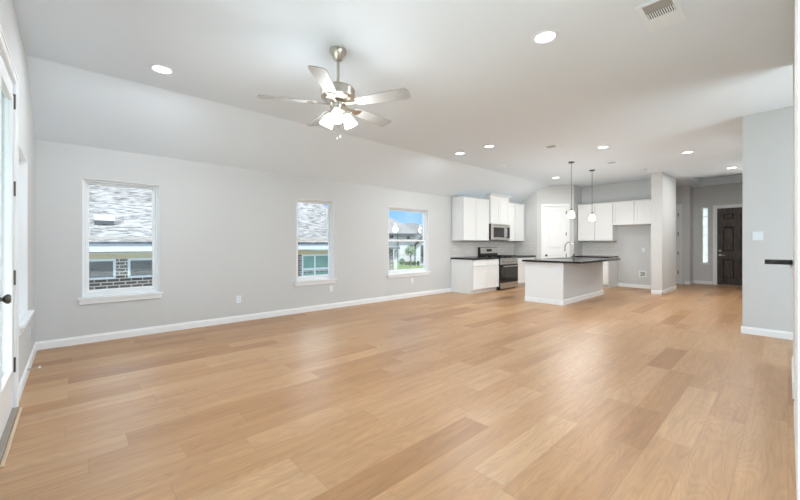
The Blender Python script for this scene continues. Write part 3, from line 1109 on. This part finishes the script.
def outlet(label, name='wall_outlet', cat='outlet', group=GO, kind='duplex', w=0.075, h=0.12):
    """plate on the plane y=0 (front -y), centred on the origin."""
    t = thing(name, label, cat, group)
    MB().box(-w / 2, w / 2, -0.007, -0.0005, -h / 2, h / 2).build('cover_plate', 'plastic', t, 0.003)
    if kind == 'duplex':
        for z in (-0.026, 0.026):
            o_ = MB().box(-0.018, 0.018, -0.0095, -0.0072, z - 0.016, z + 0.016).build('receptacle', 'plastic', t, 0.001)
            MB().box(-0.009, -0.006, -0.0102, -0.0096, z - 0.004, z + 0.008).box(0.006, 0.009, -0.0102, -0.0096, z - 0.004, z + 0.008).build('slots', 'slot', o_)
    elif kind == 'switch2':
        for x in (-0.027, 0.027):
            MB().prism([(-0.0072, -0.033), (-0.010, -0.033), (-0.014, 0.033), (-0.0072, 0.033)], x - 0.016, x + 0.016, 'x').build('rocker', 'plastic', t)
    elif kind == 'blank':
        for z in (-0.042, 0.042):
            MB().lathe([(0, 0), (0.003, 0), (0, 0.001)], (0, -0.0072, z), 8, R_).build('screw', 'ventgrey', t)
    elif kind == 'box':
        MB().box(-w / 2 + 0.03, w / 2 - 0.03, -0.008, -0.0072, -h / 2 + 0.03, h / 2 - 0.03).build('recess', 'plastic_grey', t)
        MB().lathe([(0, 0), (0.022, 0), (0.018, 0.014), (0.012, 0.035), (0, 0.035)], (0.025, -0.0082, -0.015), 14, R_).build('valve', 'nickel', t)
        MB().box(-w / 2 + 0.035, -w / 2 + 0.06, -0.010, -0.0082, -0.02, 0.025).build('label_tab', 'plastic', t)
    return t


place(outlet('white duplex outlet between the first and second windows'), (2.03, YW, 0.375))
place(outlet('white duplex outlet just under the right end of the middle window'), (3.815, YW, 0.40))
place(outlet('white duplex outlet under the window that shows the lawn'), (6.10, YW, 0.40))
place(outlet('white duplex outlet low on the wall between glazed door and corner'), (XL, 5.42, 0.36), 90)
place(outlet('white outlet at the top corner post of the island end panel'), (IX0 - 0.012, 3.312, 0.72), -90)
place(outlet('white outlet on the bare wall of the fridge space', kind='duplex'), (XK, 2.863, 1.13), -90)
place(outlet('white recessed water valve box low in the fridge space', 'valve_box', 'valve box', None, 'box', 0.19, 0.18), (XK, 2.885, 0.42), -90)
place(outlet('white double light switch on the end wall of the hallway block', 'light_switch', 'switch', None, 'switch2', 0.112, 0.125), (7.19, 0.29, 1.415), -90)

# ledge on the right
lg = thing('bar_ledge', 'black granite ledge sticking out from the right wall', 'ledge')
MB().box(5.08, 5.30, -0.030, 0.158, 1.100, 1.144).build('slab', 'granite', lg, 0.003)
MB().prism([(-0.0365, 1.02), (-0.020, 1.04), (-0.010, 1.075), (-0.005, 1.099), (-0.0365, 1.099)], 5.16, 5.22, 'x').build('bracket', 'trim', lg)
MB().box(5.10, 5.28, -0.0365, -0.0305, 1.07, 1.143).build('mounting_cleat', 'trim', lg)

# door stop by the glazed door
ds = thing('door_stop', 'white-tipped spring door stop on the baseboard beside the glazed door', 'door stop')
pts = []
for k in range(97):
    a_ = k / 96
    pts.append((0.002 + a_ * 0.075, 0.007 * math.cos(a_ * 2 * PI * 12), 0.007 * math.sin(a_ * 2 * PI * 12)))
MB().tube(pts, 0.0022, 6).build('spring', 'nickel', ds)
RY = Matrix.Rotation(PI / 2, 4, 'Y')
MB().lathe([(0, 0.075), (0.010, 0.075), (0.010, 0.092), (0, 0.095)], (0, 0, 0), 14, RY).build('rubber_tip', 'plastic', ds)
MB().lathe([(0, 0), (0.012, 0), (0.010, 0.006), (0, 0.006)], (0, 0, 0), 14, RY).build('mounting_plate', 'nickel', ds)
place(ds, (XL + 0.0165, 5.0, 0.075), 20)


# ================================================================= CEILING FITTINGS
GL = 'recessed ceiling lights'


def downlight(label):
    t = thing('recessed_light', label, 'ceiling light', GL)
    MB().lathe([(0.082, -0.004), (0.088, -0.012), (0.108, -0.006), (0.112, -0.0005), (0.082, -0.0005)], (0, 0, 0), 40).build('trim_ring', 'plastic', t, smooth=True)
    MB().lathe([(0, -0.0045), (0.0815, -0.0045), (0.0815, -0.001), (0, -0.001)], (0, 0, 0), 40).build('lens', 'lens', t)
    return t


DL = [
    ((0.69, 4.52, ZC), 'lit recessed ceiling light above the window nearest the glazed door'),
    ((3.13, 1.48, ZC), 'largest lit recessed light, beside the big ceiling register'),
    ((5.85, 4.555, ZC), 'lit recessed light close to the sloped ceiling, above the window with the lawn'),
    ((5.84, 3.855, ZC), 'lit recessed light beside the one close to the sloped ceiling'),
    ((10.0, 4.42, ZC), 'lit recessed light just in front of the pantry door'),
    ((7.52, 2.41, ZC), 'lit recessed light between two small ceiling registers'),
    ((9.20, 1.375, ZC), 'lit recessed light between the column and the hallway block'),
    ((11.85, 0.93, ZC), 'lit recessed light farthest away, in front of the dark front door'),
]
first = None
for loc, lab in DL:
    if first is None:
        first = downlight(lab)
        place(first, loc)
        o = first
    else:
        o = dup(first, loc, 0, lab)
# their lamps
for loc, lab in DL:
    pass
for o in [c for c in COL.objects if c.name.startswith('recessed_light')]:
    lamp('downlight_lamp', 'AREA', FOYER_W if o.location.x > 11 else CAN_FAR_W if o.location.x > 7 else CAN_W, (0, 0, -0.016), o, 0.16, col=WARM_COL if o.location.x > 7 else None)


def register(label, w, d, group, big=False):
    """flat on the ceiling at z=0; w along x, d along y."""
    t = thing('ceiling_vent', label, 'vent', group)
    fb = 0.03 if not big else 0.035
    mb_ = MB()
    mb_.box(-w / 2, w / 2, -d / 2, -d / 2 + fb, -0.010, -0.0005).box(-w / 2, w / 2, d / 2 - fb, d / 2, -0.010, -0.0005)
    mb_.box(-w / 2, -w / 2 + fb, -d / 2 + fb, d / 2 - fb, -0.010, -0.0005).box(w / 2 - fb, w / 2, -d / 2 + fb, d / 2 - fb, -0.010, -0.0005)
    mb_.build('frame', 'plastic', t, 0.002)
    MB().box(-w / 2 + fb, w / 2 - fb, -d / 2 + fb, d / 2 - fb, -0.002, -0.0005).build('backing', 'slot', t)
    wi, di = w - 2 * fb, d - 2 * fb
    x0 = -wi / 2
    # bank 1: louvres throwing toward -x, their shade put into the grey colour
    b1 = MB()
    L1 = wi * 0.30
    n1_ = 5 if big else 3
    for k in range(n1_):
        x = x0 + L1 * (k + 0.5) / n1_
        b1.box(x - L1 / n1_ * 0.44, x + L1 / n1_ * 0.44, -di / 2, di / 2, -0.008, -0.004)
    b1.box(x0 + L1 - 0.004, x0 + L1 + 0.006, -di / 2, di / 2, -0.011, -0.002)
    b1.build('louvres', 'plastic_grey', t)
    # bank 2: short louvres along x
    b2 = MB()
    L2 = wi * 0.28
    n2_ = 12 if big else 7
    for k in range(n2_):
        y = -di / 2 + di * (k + 0.5) / n2_
        b2.box(x0 + L1 + 0.006, x0 + L1 + L2, y - di / n2_ * 0.26, y + di / n2_ * 0.26, -0.007, -0.003)
    b2.box(x0 + L1 + L2, x0 + L1 + L2 + 0.01, -di / 2, di / 2, -0.011, -0.002)
    b2.build('short_louvres', 'plastic', t)
    # bank 3: louvres across the width, facing the room
    b3 = MB()
    L3 = wi - L1 - L2 - 0.01
    n3_ = 5 if big else 3
    for k in range(n3_):
        x = x0 + L1 + L2 + 0.01 + L3 * (k + 0.5) / n3_
        s_ = L3 / n3_ * 0.52
        b3.box(x - s_, x + s_, -di / 2, di / 2, -0.0095 + 0.001 * (k % 2), -0.004)
    b3.build('closed_louvres', 'plastic', t)
    return t


GV = 'ceiling registers'
place(register('largest white ceiling register with three louvre banks, near the right wall', 0.47, 0.25, GV, True), (3.50, 0.69, ZC))
v = place(register('small white ceiling register left of the pendant lights', 0.36, 0.22, GV), (6.81, 3.06, ZC))
dup(v, (9.17, 2.73, ZC), 0, 'small white ceiling register right of the pendant lights')


def disc(label, name, cat):
    t = thing(name, label, cat)
    MB().lathe([(0, -0.03), (0.05, -0.03), (0.062, -0.022), (0.066, -0.0005), (0, -0.0005)], (0, 0, 0), 28).build('cover', 'plastic', t, smooth=True)
    MB().lathe([(0, -0.032), (0.012, -0.032), (0.012, -0.0302), (0, -0.0302)], (0.02, 0, 0), 12).build('test_button', 'ventgrey', t)
    return t


place(disc('round white smoke alarm on the ceiling above the wall cabinets', 'smoke_detector', 'smoke detector'), (7.53, 4.60, ZC))
place(disc('round white smoke alarm on the ceiling near the column', 'smoke_detector', 'smoke detector'), (10.5, 2.42, ZC))

# pendants
GP = 'island pendants'


def pendant(label):
    t = thing('pendant_light', label, 'pendant lamp', GP)
    MB().lathe([(0, -0.028), (0.05, -0.028), (0.064, -0.02), (0.066, -0.0005), (0, -0.0005)], (0, 0, 0), 28).build('canopy', 'darknickel', t, smooth=True)
    MB().tube([(0, 0, -0.02), (0, 0, -1.07)], 0.006, 8).build('stem', 'darknickel', t)
    MB().lathe([(0, -1.12), (0.024, -1.12), (0.026, -1.085), (0.014, -1.065), (0, -1.065)], (0, 0, 0), 20).build('socket_cap', 'darknickel', t, smooth=True)
    MB().lathe([(0.0, -1.272), (0.064, -1.272), (0.070, -1.258), (0.067, -1.20), (0.055, -1.145), (0.028, -1.117), (0, -1.117)], (0, 0, 0), 28).build('glass_shade', 'pshade', t, smooth=True)
    return t


p1 = place(pendant('lit glass pendant hanging nearer the pantry door'), (8.36, 3.335, ZC))
p2 = dup(p1, (9.65, 3.345, ZC), 0, 'lit glass pendant hanging before the back wall cabinets')
for o in (p1, p2):
    lamp('pendant_lamp', 'POINT', PEND_W, (0, 0, -1.36), o, 0.10, col=WARM_COL)

# ceiling fan
fan = thing('ceiling_fan', 'brushed nickel five-blade ceiling fan with lit glass shades', 'ceiling fan')
MB().lathe([(0, -0.105), (0.03, -0.105), (0.042, -0.095), (0.062, -0.05), (0.078, -0.03), (0.080, -0.012), (0.076, -0.0005), (0, -0.0005)], (0, 0, 0), 32).build('canopy', 'nickel', fan, smooth=True)
MB().tube([(0, 0, -0.10), (0, 0, -0.345)], 0.014, 14).build('downrod', 'nickel', fan, smooth=True)
MB().lathe([(0, -0.50), (0.10, -0.50), (0.135, -0.49), (0.162, -0.465), (0.166, -0.395), (0.15, -0.372), (0.05, -0.362), (0.026, -0.345), (0, -0.345)], (0, 0, 0), 40).build('motor_housing', 'nickel', fan, smooth=True)
MB().lathe([(0, -0.615), (0.03, -0.615), (0.05, -0.60), (0.075, -0.56), (0.075, -0.52), (0.06, -0.503), (0, -0.503)], (0, 0, 0), 32).build('light_kit', 'nickel', fan, smooth=True)
ZB = -0.525
for k in range(5):
    ang = math.radians(8.4 + 72 * k)
    RZ = Matrix.Rotation(ang, 4, 'Z')
    PT = Matrix.Translation((0, 0, ZB)) @ Matrix.Rotation(math.radians(-12), 4, 'X')
    out = [(0.20, -0.052), (0.30, -0.062), (0.50, -0.070), (0.695, -0.076), (0.716, -0.069), (0.727, -0.05), (0.73, 0.0),
           (0.727, 0.05), (0.716, 0.069), (0.695, 0.076), (0.50, 0.070), (0.30, 0.062), (0.20, 0.052)]
    b_ = MB().prism(out, -0.004, 0.004, 'z').build('blade', 'blade', fan, matrix=RZ @ PT)
    ir = MB().prism([(0.08, -0.02), (0.19, -0.016), (0.235, -0.045), (0.27, -0.045), (0.285, 0.0), (0.27, 0.045), (0.235, 0.045), (0.19, 0.016), (0.08, 0.02)], -0.011, -0.0045, 'z')
    ir.build('blade_iron', 'nickel', b_, matrix=RZ @ PT)
for k in range(3):
    ang = math.radians(232 + 120 * k)
    RZ = Matrix.Rotation(ang, 4, 'Z')
    TL = Matrix.Translation((0.075, 0, -0.59)) @ Matrix.Rotation(math.radians(-30), 4, 'Y')
    s_ = MB().lathe([(0, -0.145), (0.062, -0.145), (0.068, -0.138), (0.062, -0.11), (0.05, -0.07), (0.035, -0.03), (0.02, -0.015), (0, -0.012)], (0, 0, 0), 24)
    s_.build('glass_shade', 'shade', fan, smooth=True, matrix=RZ @ TL)
    q = MB().tube([(0.05, 0, -0.565), (0.075, 0, -0.575), (0.085, 0, -0.605)], [0.012, 0.013, 0.02], 12)
    q.build('shade_arm', 'nickel', fan, smooth=True, matrix=RZ)
for (x, y, L_) in ((0.03, 0.01, 0.20), (-0.02, -0.02, 0.235)):
    c_ = MB().tube([(x, y, -0.61), (x, y, -0.61 - L_)], 0.0008, 6)
    o = c_.build('pull_chain', 'iron', fan)
    MB().lathe([(0, -0.03), (0.006, -0.026), (0.006, -0.008), (0, 0)], (x, y, -0.61 - L_), 10).build('chain_pull', 'darknickel', o)
place(fan, (1.875, 2.93, ZC))
for k in range(3):
    ang = math.radians(232 + 120 * k)
    lamp('fan_lamp', 'POINT', FAN_W, (0.17 * math.cos(ang), 0.17 * math.sin(ang), -0.78), fan, 0.12)


# ================================================================= OUTSIDE
GZ = -0.70
lawn = MB().box(-30, 90, YW + 5.0, 110, GZ - 0.3, GZ).box(-40, -0.6, -40, YW + 4.9, GZ - 0.3, GZ).build('lawn', 'lawn')
struct(lawn)

struct(MB().box(-3.6, XL - TH - 0.02, -14, YW + 1.5, -0.6, -0.25).box(XL - TH - 0.02, 14, -14, -2.95, -0.6, -0.25).build('bounce_patio', 'concrete'))  # unseen pale slab added to bounce sunlight through the windows onto the ceiling
# unseen roof and post added to cut the sky light at the glazed door
struct(MB().box(-4.2, XL - TH - 0.01, 2.9, 7.6, 2.78, 2.95).build('shading_roof', 'siding'))
struct(MB().box(-4.1, -3.95, 7.3, 7.45, -0.25, 2.78).build('shading_roof_post', 'siding'))
# neighbouring brick house close by
nh = thing('brick_house', 'neighbouring brick house with pale grey shingle roof seen through the first two windows', 'house')
YN, HX0, HX1 = 10.2, -6.0, 6.75
MB().box(HX0, HX1, YN, YN + 6.0, GZ, 1.08).build('brick_wall', 'n_brick', nh)
slope = 0.62
run = 5.0
E0 = 9.72
roof = MB().box(HX0 - 0.3, HX1 + 0.3, 0.0, run * math.sqrt(1 + slope ** 2), 0.0, 0.06)
rt_ = roof.build('roof', 'shingle', nh, matrix=None)
rt_.location = (0, E0, 1.30)
rt_.rotation_euler = (math.atan(slope), 0, 0)
MB().box(HX0 - 0.3, HX1 + 0.3, E0 + 0.02, E0 + 0.05, 1.135, 1.295).build('fascia', 'fascia', nh)
MB().box(HX0 - 0.3, HX1 + 0.3, E0 + 0.051, YN + 0.1, 1.09, 1.11).build('soffit', 'tan', nh)
MB().box(HX0, HX1, YN - 0.03, YN - 0.001, 0.97, 1.089).build('frieze_board', 'tan', nh)
MB().box(HX0, HX1, YN - 0.02, YN - 0.001, 0.40, 0.46).build('brick_ledge', 'n_brick', nh)


def far_window(x0, x1, z0, z1, m, grid, fw=0.05):
    o_ = MB()
    o_.box(x0, x0 + fw, YN - 0.03, YN - 0.001, z0, z1).box(x1 - fw, x1, YN - 0.03, YN - 0.001, z0, z1)
    o_.box(x0 + fw, x1 - fw, YN - 0.03, YN - 0.001, z0, z0 + fw).box(x0 + fw, x1 - fw, YN - 0.03, YN - 0.001, z1 - fw, z1)
    if grid:
        xm = x0 + (x1 - x0) * 0.45
        o_.box(xm - 0.025, xm + 0.025, YN - 0.028, YN - 0.001, z0 + fw, z1 - fw)
        zm = z0 + (z1 - z0) * 0.42
        o_.box(x0 + fw, x1 - fw, YN - 0.026, YN - 0.001, zm - 0.03, zm + 0.03)
    f_ = o_.build('window', 'ext_trim', nh)
    MB().box(x0 + fw - 0.002, x1 - fw + 0.002, YN - 0.012, YN - 0.002, z0 + fw - 0.002, z1 - fw + 0.002).build('pane', m, f_)


far_window(-0.25, 0.69, 0.52, 0.97, 'screen', False)
far_window(0.90, 1.85, 0.52, 0.97, 'screen', False)
far_window(5.20, 6.20, 0.18, 0.97, 'paneg', True)
# roof vent
rv = MB().box(-0.165, 0.165, -0.14, 0.14, 0.0, 0.085)
o = rv.build('roof_vent', 'darktrim', nh)
MB().box(-0.175, 0.175, -0.15, 0.15, 0.0855, 0.10).build('vent_cap', 'galv', o)
yv = 10.40
o.location = (0.50, yv, 1.30 + (yv - E0) * slope + 0.085)
o.rotation_euler = (math.atan(slope) * 0.9, 0, 0)

# across the lawn: everything is set in a frame turned to face the house
FD = -42.5
cr, sr = math.cos(math.radians(FD)), math.sin(math.radians(FD))
fx, fy = math.cos(math.radians(47.5)), math.sin(math.radians(47.5))


def far(lat, dep, z=GZ):
    """point at lateral offset lat and distance dep along the street axis."""
    return (fx * dep + cr * lat, fy * dep + sr * lat, z)


wh = thing('white_house', 'white two-storey house with grey hip roof across the lawn', 'house')
MB().box(-5, 1.75, 0, 6, 0, 3.2).build('siding_wall', 'siding', wh)
mb = MB()
e = [(-5.4, -0.45, 3.2), (2.0, -0.45, 3.2), (2.0, 6.4, 3.2), (-5.4, 6.4, 3.2)]
rg_ = [(-3.0, 3.0, 5.15), (-1.0, 3.0, 5.15)]
V = [mb.bm.verts.new(p) for p in e + rg_]
for f in ((0, 1, 5, 4), (1, 2, 5), (2, 3, 4, 5), (3, 0, 4), (3, 2, 1, 0)):
    mb.bm.faces.new([V[i] for i in f])
mb.build('roof', 'shingle', wh)
MB().box(-5.4, 2.0, -0.48, -0.44, 3.07, 3.21).build('eave_trim', 'darktrim', wh)
for x0, x1, z0, z1 in ((-1.15, -0.75, 2.65, 3.0), (0.75, 1.15, 2.55, 2.85)):
    f_ = MB().box(x0 - 0.05, x1 + 0.05, -0.05, -0.001, z0 - 0.05, z1 + 0.05).build('window', 'ext_trim', wh)
    MB().box(x0, x1, -0.06, -0.051, z0, z1).build('pane', 'screen', f_)
MB().box(-0.32, -0.22, -0.12, -0.001, 0, 3.1).build('downspout', 'darktrim', wh)
MB().box(-0.1, 0.95, -0.05, -0.001, 0.05, 2.2).build('entry_surround', 'siding', wh)
place(wh, far(0, 40.0), FD)

gw = thing('gable_house', 'white gabled house wing with dark rake trim right of the hip-roofed house', 'house')
MB().prism([(-0.0, 0), (3.6, 0), (3.6, 1.9), (1.8, 3.6), (0, 1.9)], 0, 4.5, 'y').build('siding_wall', 'siding', gw)
MB().prism([(-0.35, 1.72), (1.8, 3.72), (1.8, 3.95), (-0.35, 1.95)], -0.3, 4.7, 'y').prism([(3.95, 1.72), (1.8, 3.72), (1.8, 3.95), (3.95, 1.95)], -0.3, 4.7, 'y').build('roof', 'shingle_dark', gw)
f_ = MB().box(0.48, 0.85, -0.05, -0.001, 0.3, 1.9).build('window', 'darktrim', gw)
MB().box(0.53, 0.80, -0.06, -0.051, 0.35, 1.85).build('pane', 'screen', f_)
place(gw, far(1.50, 33.5), FD)

hr = thing('dark_roof_house', 'farther house whose dark grey roof rises behind the white one', 'house')
MB().box(-2.2, 4.5, 0.4, 6, 0, 3.7).build('siding_wall', 'siding', hr)
mb = MB()
V = [mb.bm.verts.new(p) for p in [(-2.5, 0, 3.7), (4.8, 0, 3.7), (4.8, 6.4, 3.7), (-2.5, 6.4, 3.7), (0.3, 3.2, 5.35), (1.9, 3.2, 5.35)]]
for f in ((0, 1, 5, 4), (1, 2, 5), (2, 3, 4, 5), (3, 0, 4), (3, 2, 1, 0)):
    mb.bm.faces.new([V[i] for i in f])
mb.build('roof', 'shingle_dark', hr)
place(hr, far(0.6, 53.0), FD)

po = thing('stone_porch', 'stone and white porch corner at the left of the lawn view', 'porch')
MB().box(-0.19, 0.12, 0, 0.35, 0, 1.62).build('stone_pillar', 'stone', po)
MB().box(0.19, 0.42, 0.02, 0.3, 0, 1.58).build('white_post', 'siding', po, 0.01)
MB().box(-2.2, 0.62, -0.25, 2.2, 1.63, 1.78).build('porch_roof', 'darktrim', po)
MB().box(-2.2, -0.4, 0.6, 2.0, 0, 1.62).build('porch_wall', 'siding', po)
place(po, far(-0.62, 25.5), FD)

tr = thing('young_tree', 'small leafy tree on the lawn in front of the white house', 'tree')
MB().tube([(0, 0, -0.02), (0.02, 0, 0.5), (0, 0.02, 1.0), (0.03, 0, 1.5)], [0.05, 0.04, 0.03, 0.015], 8).tube([(0.01, 0, 0.85), (0.2, 0.1, 1.3)], [0.025, 0.01], 6).tube([(0.01, 0, 0.8), (-0.22, -0.05, 1.25)], [0.025, 0.01], 6).build('trunk', 'bark', tr)
mb = MB()
mb.leaves((0.0, 0, 1.5), (0.46, 0.46, 0.42), 420, 0.05).leaves((0.22, 0.1, 1.25), (0.3, 0.3, 0.25), 140, 0.05).leaves((-0.25, 0, 1.3), (0.28, 0.3, 0.3), 140, 0.05)
mb.build('foliage', 'leaf', tr)
place(tr, far(0.92, 31.0), FD)

GH = 'bushes by the white house'
for lat, dep, wdt, hgt, lab in ((0.22, 34.0, 0.30, 0.62, 'darkest round bush left of the young tree'),
                                (1.02, 33.6, 0.15, 0.50, 'small upright bush just right of the young tree trunk'),
                                (1.36, 33.0, 0.14, 0.46, 'small bush second right of the young tree trunk'),
                                (1.68, 33.0, 0.14, 0.42, 'small bush third right of the young tree trunk')):
    t = thing('garden_bush', lab, 'bush', GH)
    MB().leaves((0, 0, hgt * 0.52), (wdt, wdt, hgt * 0.5), 220, 0.06).build('foliage', 'leafdark', t)
    MB().tube([(0, 0, -0.02), (0, 0, hgt * 0.6)], [0.03, 0.015], 6).build('stem', 'bark', t)
    place(t, far(lat, dep), FD)
